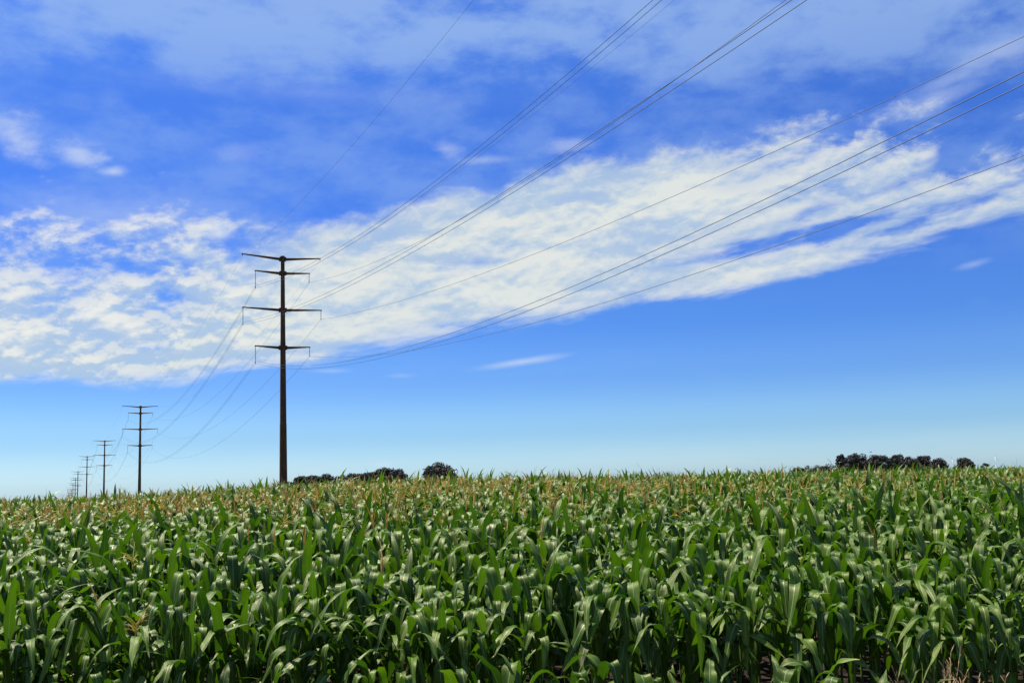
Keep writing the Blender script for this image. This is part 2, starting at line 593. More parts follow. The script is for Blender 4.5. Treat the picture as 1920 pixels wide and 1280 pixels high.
def plant_parts(rs, H, lod, tassel, young=False):
    """yields (part name, G) for one corn plant standing at the origin"""
    lean = rs.uniform(-.07, .07, 2)
    SH = H * .80
    gs = G()
    at = stalk_geo(gs, rs, SH, lean, lod)
    parts = [('stalk', gs)]
    nl = {0: 10, 1: 10, 2: 9, 3: 8}[lod] if not young else 8
    N, K = {0: (16, 5), 1: (8, 3), 2: (6, 3), 3: (4, 2)}[lod]
    phi = rs.normal(0, .3)
    q0 = {0: .26 if young else .52, 1: .44, 2: .38, 3: .5}[lod]
    for i in range(nl):
        q = q0 + (1.0 - q0) * (i + rs.uniform(0, .5)) / nl
        az = phi + math.pi * i + rs.normal(0, .45)
        up = (i / nl)
        L = H * rs.uniform(.42, .60) * (1.0 - .35 * max(0, up - .6) / .4 - .2 * max(0, .3 - up) / .3)
        W = rs.uniform(.108, .15) * (1 - .15 * up) * (1.0 if not young else .9)
        a0 = R(rs.uniform(62, 86))
        style = rs.random()
        if up > .9:
            a1, sk, sharp = R(rs.uniform(20, 75)), rs.uniform(.55, .8), rs.uniform(2, 6)
        elif style < .66:                                   # sharply folded over
            a1, sk, sharp = R(rs.uniform(-88, -62)), rs.uniform(.34, .58), rs.uniform(7, 20)
        elif style < .94:                                  # wide arch
            a1, sk, sharp = R(rs.uniform(-75, -35)), rs.uniform(.28, .45), rs.uniform(2.8, 5)
        else:                                              # mostly erect
            a1, sk, sharp = R(rs.uniform(-10, 40)), rs.uniform(.6, .8), rs.uniform(3, 6)
        g = G()
        leaf_geo(g, rs, at(min(q, .995)), az, L, W, N, K, a0, a1, sk, sharp, rs.normal(0, .5), rs.normal(0, .08), rs.uniform(.15, .5), rs.uniform(.05, .16) if K > 2 else 0, rs.random())
        parts.append(('leaf', g))
    if tassel is not None:
        g = G()
        tp = at(1.0)
        tassel_geo(g, rs, tp + np.array((0, 0, .17 * H / 2)), lod, tassel, 2)
        parts.append(('tassel', g))
    return parts


def merged(rs, H, lod, tassel, young=False):
    g = G()
    for nm, q in plant_parts(rs, H, lod, tassel, young):
        V, F, C, M = q.arrays()
        g.V.append(V); g.F.append(F + g.n); g.C.append(C); g.M.append(M); g.n += len(V)
    return g.arrays()


rs = np.random.RandomState(11)
ROW, GAP = .76, .30
Y0 = 9.05


def row_height(y, x, r):
    h = np.interp(y, [9.0, 10.0, 10.4, 12, 16, 30, 100], [1.27, 1.28, 1.74, 1.88, 2.02, 2.06, 2.06])
    # crop is a bit shorter towards the right-hand corner of the field
    h = h * (1 - .16 * sstep(x / y, .30, .47) * (1 - sstep(y, 12, 20)))
    return h * (1 + .08 * r)


# prototypes of the nearest plants, with their parts, then copies
near, rest = [], []
y = Y0
ri = 0
while y < 26:
    half = y * .53 + 2.6
    x = -half + rs.uniform(0, GAP)
    while x < half:
        yy = y + rs.normal(0, .06)
        vis = abs(x) < .485 * y + .25
        gap = False
        if y < 10.4 and .365 < x / y < .46 and rs.random() < .8:
            gap = True                                     # thin patch with dry weeds at the corner
        if rs.random() < np.interp(y, [9.0, 9.9, 10.4, 12, 14], [.40, .66, .05, .05, .05]):
            gap = True
        if not gap:
            (near if (vis and len(near) < 300) else rest).append((x, yy, rs.uniform(-1.6, 1.6)))
        x += (GAP if y > 14 else .225) * rs.uniform(.75, 1.3)
    y += ROW
    ri += 1

protos = {}


def make_plant(kind, H, seed):
    r = np.random.RandomState(seed)
    tas = {'edge': None, 'plain': None, 'tassel': int(seed % 2)}[kind]
    root = bpy.data.objects.new('corn_plant', None)
    root.empty_display_size = .3
    COL.objects.link(root)
    for nm, g in plant_parts(r, H, 0, tas, kind == 'edge'):
        o = obj(nm, gmesh('corn ' + nm, g, CORN), root)
    return root


LAB = {'edge': 'short young corn plant with arching leaves along the front edge of the field',
       'plain': 'leafy green corn plant without a tassel just behind the short front row',
       'tassel': 'green corn plant topped by a tassel just behind the short front row'}
for kind, n, H in (('edge', 12, 1.0), ('plain', 22, 1.9), ('tassel', 6, 1.95)):
    protos[kind] = [[make_plant(kind, H, 1000 + 37 * i + len(kind)), H, False] for i in range(n)]

for (x, y, r) in near:
    kind = 'edge' if y < 10.15 else ('tassel' if rs.random() < .04 else 'plain')
    pr = protos[kind][rs.randint(len(protos[kind]))]
    if not pr[2]:
        root = pr[0]
        pr[2] = True
    else:
        root = pr[0].copy()
        COL.objects.link(root)
        for ch in pr[0].children:
            c = ch.copy()
            c.parent = root
            COL.objects.link(c)
    s = float(row_height(y, x, r)) / pr[1]
    root.location = (x, y, float(ground_z(x, y)))
    root.rotation_euler = (rs.normal(0, .05), rs.normal(0, .05), math.pi * rs.randint(2) + rs.normal(math.pi / 2, .6))
    root.scale = (max(s, .85), max(s, .85), s)
    tag(root, LAB[kind], 'corn plant', 'corn plants in the nearest rows')
for k in protos:                                           # prototypes never placed
    for pr in protos[k]:
        if not pr[2]:
            for ch in list(pr[0].children):
                bpy.data.objects.remove(ch)
            bpy.data.objects.remove(pr[0])


def tassel_chance(x, y):
    t = x / y
    p = np.interp(y, [12, 17, 23, 30, 42, 60, 200], [.02, .07, .50, .72, .50, .38, .35])
    return p * np.interp(t, [-.48, -.1, .15, .3, .48], [.9, 1.0, .7, .35, .25])


def place(pts, lod, nvar, seed, out, scale=1.0, base=0.0):
    """pts: list of (x, y, r); bakes the plants of one level of detail into arrays"""
    r = np.random.RandomState(seed)
    pts = np.array(pts)
    tv = r.random_sample(len(pts)) < tassel_chance(pts[:, 0], pts[:, 1])
    for tas in (0, 1):
        idx_all = np.nonzero(tv == bool(tas))[0]
        pick = r.randint(0, nvar, len(idx_all))
        for k in range(nvar):
            kind = None if not tas else (0 if r.random_sample() < .65 else 1)
            V, F, C, M = merged(r, 1.95, lod, kind)
            idx = idx_all[pick == k]
            if not len(idx):
                continue
            X, Y = pts[idx, 0], pts[idx, 1]
            S = row_height(Y, X, pts[idx, 2]) / 1.95 * scale
            Z = ground_z(X, Y) + base
            A_ = r.normal(math.pi / 2, .65, len(idx)) + math.pi * r.randint(0, 2, len(idx))
            tx, ty = r.normal(0, .06, (2, len(idx)))
            ca, sa = np.cos(A_) * S, np.sin(A_) * S
            n = len(V)
            W = np.empty((len(idx), n, 3), np.float32)
            zz = V[:, 2][None] * S[:, None]
            W[:, :, 0] = V[:, 0][None] * ca[:, None] - V[:, 1][None] * sa[:, None] + X[:, None] + tx[:, None] * zz
            W[:, :, 1] = V[:, 0][None] * sa[:, None] + V[:, 1][None] * ca[:, None] + Y[:, None] + ty[:, None] * zz
            W[:, :, 2] = zz + Z[:, None]
            FF = F[None] + (np.arange(len(idx)) * n)[:, None, None] + out['n']
            CC = np.tile(C[None], (len(idx), 1, 1)).astype(np.float32)
            CC[:, :, 2] = np.clip(CC[:, :, 2] * .7 + r.random_sample(len(idx))[:, None] * .3, 0, 1)
            out['V'].append(W.reshape(-1, 3))
            out['F'].append(FF.reshape(-1, 4).astype(np.int32))
            out['C'].append(CC.reshape(-1, 3))
            out['M'].append(np.tile(M, len(idx)))
            out['n'] += len(idx) * n


def rows(y0, y1, row, gap, margin=.53, extra=3.0):
    P = []
    y = y0
    while y < y1:
        half = y * margin + extra
        n = int(2 * half / gap)
        xs = np.linspace(-half, half, n) + rs.uniform(-gap * .4, gap * .4, n)
        ys = y + rs.normal(0, .07, n)
        P.append(np.stack([xs, ys, rs.uniform(-1.6, 1.6, n) + 1.5 * (rs.random_sample(n) < .08)], 1))
        y += row
    return np.vstack(P)


out = dict(V=[], F=[], C=[], M=[], n=0)
place(rest, 1, 18, 5, out)
y_mid = max(p[1] for p in rest) + .6
place(rows(y_mid, 46, ROW, .27), 2, 14, 6, out)
place(rows(46, 85, .80, .28), 3, 12, 7, out, 1.03)
place(rows(85, 220, 1.9, .62, .53, 6), 3, 8, 8, out, 1.1, -.10)
me = mesh_from('corn field', np.vstack(out['V']), np.vstack(out['F']), np.vstack(out['C']), np.concatenate(out['M']), CORN)
field = obj('corn_field', me)
tag(field, 'dense green corn crop with orange tassels stretching back to the crest', 'corn field', None, 'stuff')
print('field faces', len(me.polygons), 'near', len(near))
del out

# ------------------------------------------------------------------ ground: one sheet to the horizon
def ground():
    ys = np.concatenate([[-3000, -800, -200, -60, -20, -5], np.arange(0, 120, 2.0), np.geomspace(120, 14000, 70)])
    ts = np.linspace(-1, 1, 121)
    V = []
    for y in ys:
        half = max(60, abs(y) * 1.2 + 40)
        x = half * np.sign(ts) * np.abs(ts) ** 1.15
        z = ground_z(x, np.full_like(x, y))
        V.append(np.stack([x, np.full_like(x, y), z], 1))
    n = len(ts)
    F = [(i * n + j, i * n + j + 1, (i + 1) * n + j + 1, (i + 1) * n + j) for i in range(len(ys) - 1) for j in range(n - 1)]
    g = G()
    g.add(np.vstack(V), F)
    m, nt, o = mat('field ground')
    b = NB(nt)
    P = b.n('ShaderNodeTexCoord').outputs['Object']
    sp = b.n('ShaderNodeSeparateXYZ')
    b.link(P, sp.inputs[0])
    soil = b.mix(b.smooth(b.noise(P, 3.0, 8, .65), .35, .65), (.012, .008, .006), (.034, .022, .015))
    crop = b.mix(b.smooth(b.noise(P, .02, 4, .5), .4, .6), (.035, .085, .02), (.06, .11, .03))
    vergec = b.mix(b.smooth(b.noise(P, 5.0, 8, .65), .4, .6), (.05, .09, .02), (.14, .12, .05))
    c = b.mix(b.smooth(sp.outputs[1], 180, 260), soil, crop)
    c = b.mix(b.smooth(sp.outputs[1], 8.4, 7.2), c, vergec)
    p = b.n('ShaderNodeBsdfPrincipled')
    p.inputs['Roughness'].default_value = .95
    p.inputs['Specular IOR Level'].default_value = .1
    b.link(c, p.inputs['Base Color'])
    bn = b.n('ShaderNodeBump')
    bn.inputs['Strength'].default_value = .6
    bn.inputs['Distance'].default_value = .05
    b.link(b.noise(P, 6.0, 8, .7), bn.inputs['Height'])
    b.link(bn.outputs[0], p.inputs['Normal'])
    b.link(p.outputs[0], o.inputs[0])
    tag(obj('ground', gmesh('ground', g, m)), None, None, None, 'structure')


ground()

# ------------------------------------------------------------------ grass verge in front of the crop (out of frame, seen from the side) and dry weeds
def weed(x, y, h, seed):
    r = np.random.RandomState(seed)
    g = G()
    for i in range(17):
        a, o_ = r.uniform(0, 6.28), r.uniform(.1, .55)
        l = h * r.uniform(.6, 1.1)
        q = np.linspace(0, 1, 6)
        rr, zz = np.sin(o_) * l * q ** 1.4, np.cos(o_) * l * q
        bx, by = r.uniform(-.10, .10, 2)
        pts = np.stack([bx + math.cos(a) * rr, by + math.sin(a) * rr, zz - .03], 1)
        tube(g, pts, np.linspace(.004, .002, 6), 4, 0, r.random_sample(), cap=False)
        for j in range(9):                                  # seed head
            p0 = pts[-1] - (pts[-1] - pts[-3]) * (j / 9)
            a2 = r.uniform(0, 6.28)
            d = np.array((math.cos(a2) * .6, math.sin(a2) * .6, .9)) * r.uniform(.03, .08)
            tube(g, np.stack([p0, p0 + d * .6, p0 + d]), np.array([.002, .005, .002]), 4, 0, r.random_sample(), cap=False)
    return gmesh('dry weed', g, M_STRAW)


for (xx, yy, top, sd_, lab) in ((1772, 9.2, 1236, 3, 'largest tan dry grass tuft with feathery heads at the foot of the corn'),
                                (1716, 9.3, 1258, 4, 'small tan dry grass tuft beside a larger one under the corn'),
                                (1848, 9.2, 1248, 5, 'thin tan dry grass tuft with few stems nearest the corner of the photo')):
    t_ = px(xx, top, yy)
    gz = float(ground_z(t_.x, yy))
    o = obj('dry_grass', weed(0, 0, t_.z - gz, sd_), None, (t_.x, yy, gz))
    tag(o, lab, 'dry grass tuft', 'dry grass tufts at the foot of the corn')

# ------------------------------------------------------------------ power line
def weathered():
    m, nt, out = mat('weathering steel')
    b = NB(nt)
    P = b.n('ShaderNodeTexCoord').outputs['Object']
    mp = b.n('ShaderNodeMapping')
    mp.inputs['Scale'].default_value = (1, 1, .25)
    b.link(P, mp.inputs[0])
    f = b.smooth(b.noise(mp.outputs[0], 2.2, 7, .65), .35, .68)
    c = b.mix(f, (.075, .037, .019), (.130, .066, .033))
    st = b.n('ShaderNodeMapping')
    st.inputs['Scale'].default_value = (6, 6, .12)
    b.link(P, st.inputs[0])
    c = b.mix(b.smooth(b.noise(st.outputs[0], 2.0, 5, .6), .55, .75, 0, .5), c, (.015, .009, .010))
    p = b.n('ShaderNodeBsdfPrincipled')
    b.link(c, p.inputs['Base Color'])
    p.inputs['Roughness'].default_value = .8
    p.inputs['Specular IOR Level'].default_value = .15
    b.link(p.outputs[0], out.inputs[0])
    return m


M_STEEL = weathered()
M_WIRE = simple_mat('conductor', (.028, .028, .032), .55, .2, 2.0)
M_INS = simple_mat('insulator', (.16, .17, .19), .35, .2, 8.0)
M_GALV = simple_mat('galvanised fitting', (.22, .22, .23), .4, .3, 8.0, .6)

AZ = R(-24)
NRM = np.array((math.cos(AZ), -math.sin(AZ), 0))
ARMS = [(.0, 6.1, 5.8, .50, .42, 0), (-2.2, 4.15, 4.1, .22, .20, 1), (-7.85, 6.0, 5.9, .22, .18, 1), (-13.6, 4.15, 4.1, .20, .18, 1)]
POLES = [(530, 486, 160), (263.6, 763, 378), (196.4, 827, 605), (163.5, 856, 834), (146.3, 884.3, 1063), (141.4, 896.3, 1292), (137, 906, 1521),
         (134, 918, 1750), (131, 923.5, 1979), (127.5, 928.5, 2208)]
TOPS = [np.array(px(*p)) for p in POLES]
INS_L, INS_R = 2.35, 1.35


def make_pole(Hh, labeltop=0):
    """origin at the pole's foot; arm root of the top arms at height Hh"""
    root = bpy.data.objects.new('transmission_pole', None)
    COL.objects.link(root)
    g = G()
    # twelve-sided tapered shaft with slip joints
    zs = [-1.0, 0, Hh * .33, Hh * .33 + .02, Hh * .66, Hh * .66 + .02, Hh + .15, Hh + .40]
    rad = [np.interp(z, [0, Hh], [.62, .29]) for z in zs]
    rad[3] -= .02
    rad[5] -= .02
    rad[7] *= .95
    tube(g, np.array([(0, 0, z) for z in zs]), np.array(rad), 12)
    obj('shaft', gmesh('shaft', g, M_STEEL, False), root)
    g = G()
    tube(g, np.array([(0, 0, Hh + .38), (0, 0, Hh + .46), (0, 0, Hh + .54)]), np.array([.34, .34, .15]), 12)
    obj('pole_cap', gmesh('pole cap', g, M_STEEL, False), root)
    for (lv, hl, hr, ul, ur, ins) in ARMS:
        z = Hh + lv
        g = G()
        rr = np.interp(z, [0, Hh], [.62, .29])
        tube(g, np.array([(0, 0, z - .33), (0, 0, z + .30)]), rr + .07, 12)
        for s in (-1, 1):
            box(g, (s * (rr + .10), 0, z), (.16, .62, .62))
        obj('collar', gmesh('collar', g, M_STEEL, False), root)
        for s, h, up in ((-1, hl, ul), (1, hr, ur)):
            g = G()
            x0 = rr + .18
            q = np.linspace(0, 1, 5)
            pts = np.stack([s * (x0 + (h - x0) * q), 0 * q, z + up * q], 1)
            tube(g, pts, np.linspace(.22, .085, 5), 8)
            box(g, (s * (x0 + .02), 0, z), (.06, .50, .50))
            box(g, (s * h, 0, z + up - .05), (.10, .14, .26))
            arm = obj('crossarm', gmesh('crossarm', g, M_STEEL, False), root)
            L = (INS_L if s < 0 else INS_R) if ins else .25
            g = G()
            x, zt = s * (h - .05), z + up - .12
            if ins:
                n = 15 if s < 0 else 9
                body = L - .42
                hs, rs_ = [zt - .12], [.02]
                for i in range(n):
                    zz = zt - .16 - body * i / n
                    hs += [zz, zz - body / n * .35, zz - body / n * .5]
                    rs_ += [.03, .075, .03]
                hs.append(zt - .16 - body)
                rs_.append(.02)
                tube(g, np.array([(x, 0, q) for q in hs]), np.array(rs_), 8)
                io = obj('insulator', gmesh('insulator', g, M_INS), root)
                g = G()
                tube(g, np.array([(x, 0, zt + .05), (x, 0, zt - .14)]), .02, 6)
                if s < 0:
                    box(g, (x, 0, zt - L + .14), (.10, .36, .05))
                    box(g, (x, 0, zt - L - .07), (.05, .34, .42))
                else:
                    box(g, (x, 0, zt - L + .12), (.07, .30, .20))
                obj('clamp', gmesh('clamp', g, M_GALV), io)
            else:
                box(g, (x, 0, zt - .08), (.06, .26, .16))
                obj('wire_clamp', gmesh('clamp', g, M_GALV), root)
    return root


PH = 37.4
PLAB = ['tall brown steel pole standing nearest, rising above the corn against the cloud band',
        'second steel pole along the line, in clear sky behind the nearest one',
        'third steel pole along the receding line, between the second and the fourth',
        'fourth steel pole along the receding line, small and dark over the corn',
        'fifth steel pole along the line, standing just behind the fourth',
        'sixth steel pole, its crossarms overlapping those of the fifth',
        'seventh tiny steel pole, its top just below the crossarms of the sixth',
        'eighth tiny steel pole near the far end, top peeking over the corn',
        'ninth tiny steel pole near the far end of the receding line',
        'farthest and smallest steel pole, barely clearing the corn at the line end']
proto = make_pole(PH)
for i, T in enumerate(TOPS):
    if i == 0:
        o = proto
    else:
        o = proto.copy()
        COL.objects.link(o)
        for ch in proto.children:
            c = ch.copy()
            c.parent = o
            COL.objects.link(c)
            for gch in ch.children:
                d = gch.copy()
                d.parent = c
                COL.objects.link(d)
    o.location = (T[0], T[1], T[2] - PH)
    o.rotation_euler = (0, 0, -AZ)
    tag(o, PLAB[i], 'power pole', 'steel poles of the power line')

# conductors: each runs through every pole
ATT = {'sL': (-6.05, .13, 0), 'sR': (5.75, .05, 0), '2L': (-4.1, -2.10, INS_L), '2R': (4.05, -2.12, INS_R - .05), '3L': (-5.95, -7.75, INS_L),
       '3R': (5.85, -7.79, INS_R - .05), '4L': (-4.1, -13.52, INS_L), '4R': (4.05, -13.54, INS_R - .05)}
NEARFIT = {'sL': (10, 7.5), '2L': (7, 10.5), 'sR': (8, 7.5), '2R': (10, 11.5), '3L': (0, 7.5), '3R': (-3, 6.5), '4L': (7, 11.5), '4R': (2, 9)}
WLAB = {'sL': 'thin ground wire from the left tip of the topmost crossarms',
        'sR': 'faint thin ground wire from the right tip of the topmost crossarms',
        '2L': '{} wire of the pair hung under the second crossarm, left of the pole',
        '2R': 'single wire hung under the short second crossarm, right of the pole',
        '3L': '{} wire of the pair hung under the long third crossarm, left of the pole',
        '3R': 'single wire hung under the long third crossarm, right of the pole',
        '4L': '{} wire of the pair hung under the lowest crossarm, left of the pole',
        '4R': 'single wire hung under the lowest crossarm, right of the pole'}
near_dir = np.array((-math.sin(R(-23)), -math.cos(R(-23)), 0)) * 245
for k, (h, l, ins) in ATT.items():
    offs = (0.19, -.19) if k in ('2L', '3L', '4L') else (0,)
    for off in offs:
        A_ = [T + NRM * h + np.array((0, 0, l - ins + (off if k[1] == 'L' else 0))) for T in TOPS]
        dz, sag = NEARFIT[k]
        pts, rad = [], []
        r0 = .009 if k[0] == 's' else .016
        a, b_ = A_[0] + near_dir + np.array((0, 0, dz)), A_[0]
        spans = [(a, b_, sag, 64)] + [(A_[i], A_[i + 1], (6.0 if k[0] == 's' else 8.2), 26 if i < 3 else 12) for i in range(len(A_) - 1)]
        for si, (p0, p1, sg, n) in enumerate(spans):
            for q in np.linspace(0, 1, n, endpoint=False):
                p = p0 + (p1 - p0) * q
                p = p - np.array((0, 0, 4 * sg * q * (1 - q)))
                pts.append(p)
        pts.append(A_[-1])
        g = G()
        pts = np.array(pts)
        tube(g, pts, r0, 5, cap=False)
        w = obj('power_wire', gmesh('wire', g, M_WIRE))
        tag(w, WLAB[k].format('upper' if off > 0 else 'lower'), 'power wire', 'wires of the power line')

# ------------------------------------------------------------------ trees
def foliage_mat(name, a, b_):
    m, nt, out = mat(name)
    b = NB(nt)
    at = b.n('ShaderNodeAttribute', attribute_name='leafco')
    sp = b.n('ShaderNodeSeparateXYZ')
    b.link(at.outputs['Vector'], sp.inputs[0])
    c = b.mix(sp.outputs[2], a, b_)
    p = b.n('ShaderNodeBsdfPrincipled')
    b.link(c, p.inputs['Base Color'])
    p.inputs['Roughness'].default_value = .8
    p.inputs['Specular IOR Level'].default_value = .2
    b.link(p.outputs[0], out.inputs[0])
    return m


M_FOL = foliage_mat('dark foliage', (.036, .027, .030), (.070, .062, .046))
M_BUSH = foliage_mat('olive foliage', (.03, .045, .02), (.055, .065, .03))
M_BARK = simple_mat('bark', (.05, .035, .03), .9, .4, 2.0)


def tree(cx, topy, wpx, Y, seed, label, group, bush=False, airy=.0, mat_=None):
    r = np.random.RandomState(seed)
    P = px(cx, topy - 1.5, Y)
    gz = float(ground_z(P.x, Y))
    H = P.z - gz
    Wd = wpx / F_PX * Y
    root = bpy.data.objects.new('bush' if bush else 'tree', None)
    COL.objects.link(root)
    root.location = (P.x, Y, gz)
    tag(root, label, 'bush' if bush else 'tree', group)
    # trunk and limbs
    g = G()
    th = H * (.12 if bush else .30)
    tr = max(.12, H * .028)
    lean = r.normal(0, .03, 2) * H
    top = np.array((lean[0], lean[1], H * .8))
    q = np.linspace(0, 1, 6)
    tube(g, np.stack([lean[0] * q ** 2, lean[1] * q ** 2, q * H * .8 - .3], 1), tr * (1 - .8 * q), 8)
    cl = []
    nl = 9 if not bush else 6
    for i in range(nl):
        a = i * 2.4 + r.uniform(-.4, .4)
        z0 = th + (H * .75 - th) * i / nl
        zc = z0 + H * r.uniform(.06, .22)
        lev = zc / H
        rad = Wd * .5 * (math.sin(math.pi * min(1, max(.12, (lev - .12) / .95))) ** .6) * r.uniform(.62, .86)
        e = np.array((math.cos(a) * rad, math.sin(a) * rad, min(zc, H * .92)))
        s = np.array((lean[0] * (z0 / H) ** 2, lean[1] * (z0 / H) ** 2, z0))
        mid = (s + e) / 2 + np.array((0, 0, -.04 * H))
        tube(g, np.stack([s, mid, e]), np.array([tr * .5, tr * .3, tr * .12]), 6)
        cl.append((e, r.uniform(.15, .24)))
    cl.append((np.array((lean[0], lean[1], H * .88)), .20))
    obj('trunk', gmesh('trunk', g, M_BARK), root)
    # crown: clusters of small leaf sprays around the limb ends and between them
    for i in range(30 if not bush else 14):
        a = r.uniform(0, 6.28)
        lev = r.uniform(.30, .90) if not bush else r.uniform(.15, .86)
        rad = Wd * .5 * math.sqrt(max(.1, 1 - (max(0, lev - .45) / .56) ** 2)) * r.uniform(.15, .95) ** .6
        cl.append((np.array((math.cos(a) * rad, math.sin(a) * rad, lev * H)), r.uniform(.12, .22)))
    size = max(.16, H * .030)
    V, F, C = [], [], []
    nv = 0
    base = min(H, Wd)
    for c, rr in cl:
        R0 = rr * base
        n = int(150 * (1 - airy))
        d = r.normal(size=(n, 3))
        d /= np.linalg.norm(d, axis=1)[:, None]
        rad = R0 * r.uniform(.25, 1.0, n) ** .6
        p = c + d * rad[:, None] * np.array((1.1, 1.1, .85))
        p[:, 2] = np.minimum(p[:, 2], H * 1.0)
        tint = r.random_sample()
        u = r.normal(size=(n, 3))
        u /= np.linalg.norm(u, axis=1)[:, None]
        w = np.cross(u, d)
        w /= (np.linalg.norm(w, axis=1)[:, None] + 1e-6)
        s1 = size * r.uniform(.6, 1.4, n)[:, None]
        s2 = size * r.uniform(.4, .9, n)[:, None]
        quad = np.stack([p - u * s1, p + w * s2, p + u * s1, p - w * s2], 1)
        V.append(quad.reshape(-1, 3))
        F.append(np.arange(n * 4).reshape(-1, 4) + nv)
        tt = np.clip(tint * .6 + r.random_sample(n) * .4, 0, 1)
        C.append(np.repeat(np.stack([tt, tt, tt], 1), 4, axis=0))
        nv += n * 4
    g = G()
    g.add(np.vstack(V), np.vstack(F), np.vstack(C))
    obj('crown', gmesh('crown', g, mat_ or M_FOL, False), root)
    return root


LT = [(541, 902, 16, 1, 'low olive bush peeking out just behind the foot of the nearest pole'),
      (562, 892, 26, 0, 'first round dark tree of the distant row, nearest the tall pole'),
      (584, 891, 30, 0, 'round dark tree second from the pole in the distant row'),
      (607, 889, 30, 0, 'domed dark tree third from the pole in the distant row'),
      (624, 893, 30, 1, 'low dark bush in the dip of the distant tree row'),
      (642, 890, 30, 1, 'olive bush on the rise just after the dip in the row'),
      (658, 888, 30, 0, 'dark tree just past the dip in the distant row'),
      (676, 887, 30, 0, 'flat topped dark tree midway along the distant row'),
      (692, 886, 30, 0, 'dark tree before the rise towards the tallest crown in the row'),
      (706, 884, 30, 0, 'dark tree leaning against the tallest crown of the row'),
      (723, 876, 40, 0, 'tallest tree of the distant row with an open lacy crown'),
      (742, 880, 36, 0, 'broad dark tree sloping down just behind the tallest crown'),
      (753, 885, 26, 1, 'dark bush closing the far end of the distant row')]
for i, (cx, ty, w, bu, lab) in enumerate(LT):
    tree(cx, ty, w, 590 + (i * 37) % 40, 40 + i, lab, 'distant trees behind the corn crest', bool(bu), .35 if i == 10 else 0, M_BUSH if bu and i in (0, 5) else None)
tree(822, 868, 62, 560, 71, 'large lone domed dark tree rising over the middle of the corn', 'distant trees behind the corn crest')
tree(849, 885, 20, 565, 72, 'small dark bush at the skirt of the lone domed tree', 'distant trees behind the corn crest', True)
RT = [(1497, 876, 26, 1, 'first low dark bush of the hedge leading to the farm trees'),
      (1514, 874, 30, 1, 'second low dark bush in the hedge leading to the farm'),
      (1532, 873, 30, 1, 'third low dark bush in the hedge leading to the farm'),
      (1552, 871, 34, 1, 'last hedge bush touching the first farm tree'),
      (1577, 849, 20, 0, 'thin upright tree with knobbly top, first of the farm trees'),
      (1603, 851, 44, 0, 'broad tall dark tree beside the thin upright one'),
      (1632, 860, 30, 0, 'lower dark tree between two broad farm trees'),
      (1650, 854, 42, 0, 'spreading dark tree with see-through branches above the white house'),
      (1679, 853, 34, 0, 'round dark tree after the gap showing the white house'),
      (1704, 856, 34, 0, 'flat domed dark tree in the middle of the farm grove'),
      (1729, 855, 34, 0, 'dense dark tree near the far side of the farm grove'),
      (1757, 859, 38, 0, 'ragged dark tree ending the farm grove'),
      (1808, 859, 32, 0, 'separate small dark tree between the two white turbines'),
      (1846, 868, 16, 1, 'little dark bush on the far field past the separate tree')]
for i, (cx, ty, w, bu, lab) in enumerate(RT):
    tree(cx, ty, w, 440 + (i * 53) % 36, 90 + i, lab, 'distant trees round the farm', bool(bu), .3 if i in (4, 7, 11) else 0)
tree(28, 935, 22, 900, 131, 'dark far-off bush poking over the corn at the left edge of the photo', None, True)

# ------------------------------------------------------------------ farm buildings glimpsed under the trees
M_WHITE = simple_mat('white siding', (.78, .78, .76), .7, .08, 1.5)
M_RED = simple_mat('barn red', (.30, .07, .05), .8, .3, 1.5)
M_ROOF = simple_mat('grey roof', (.22, .21, .22), .7, .25, 1.5)
M_TIN = simple_mat('pale tin roof', (.55, .55, .56), .45, .15, 1.5, .2)
M_DARK = simple_mat('dark window', (.03, .035, .045), .2, .2, 2.0)


def house(cx, topy, wpx, Y, depth, wallmat, roofmat, label, name, cat, pitch=.35):
    P = px(cx, topy, Y)
    gz = float(ground_z(P.x, Y))
    W = wpx / F_PX * Y
    H = P.z - gz
    wall = H * .66
    root = bpy.data.objects.new(name, None)
    COL.objects.link(root)
    root.location = (P.x, Y, gz)
    root.rotation_euler = (0, 0, R(8))
    tag(root, label, cat)
    g = G()
    box(g, (0, 0, wall / 2 - .3), (W, depth, wall + .6))
    for s in (-1, 1):
        x = s * (W / 2 - .05)
        g.add([(x - .05, -depth / 2, wall), (x + .05, -depth / 2, wall), (x + .05, 0, H - .12), (x - .05, 0, H - .12)], [(0, 1, 2, 3)])
        g.add([(x, -depth / 2, wall), (x, depth / 2, wall), (x, .02, H - .12), (x, -.02, H - .12)], [(0, 1, 2, 3)])
    obj('wall', gmesh('wall', g, wallmat, False), root)
    g = G()
    n = math.hypot(depth / 2 + .3, H - wall)
    an = math.atan2(H - wall, depth / 2 + .0)
    for s in (-1, 1):
        a = an * -s
        rot = [(1, 0, 0), (0, math.cos(a), -math.sin(a)), (0, math.sin(a), math.cos(a))]
        box(g, (0, s * (depth / 4 + .1), (wall + H) / 2 - .02), (W + .5, n, .14), rot)
    obj('roof', gmesh('roof', g, roofmat, False), root)
    for i, x in enumerate((-.28, .22)):
        g = G()
        box(g, (x * W, -depth / 2 - .02, wall * .62), (W * .13, .06, wall * .3))
        w_ = obj('window', gmesh('window', g, M_DARK, False), root)
    g = G()
    box(g, (-.02 * W, -depth / 2 - .02, wall * .36), (W * .12, .06, wall * .7))
    obj('door', gmesh('door', g, M_DARK, False), root)
    return root


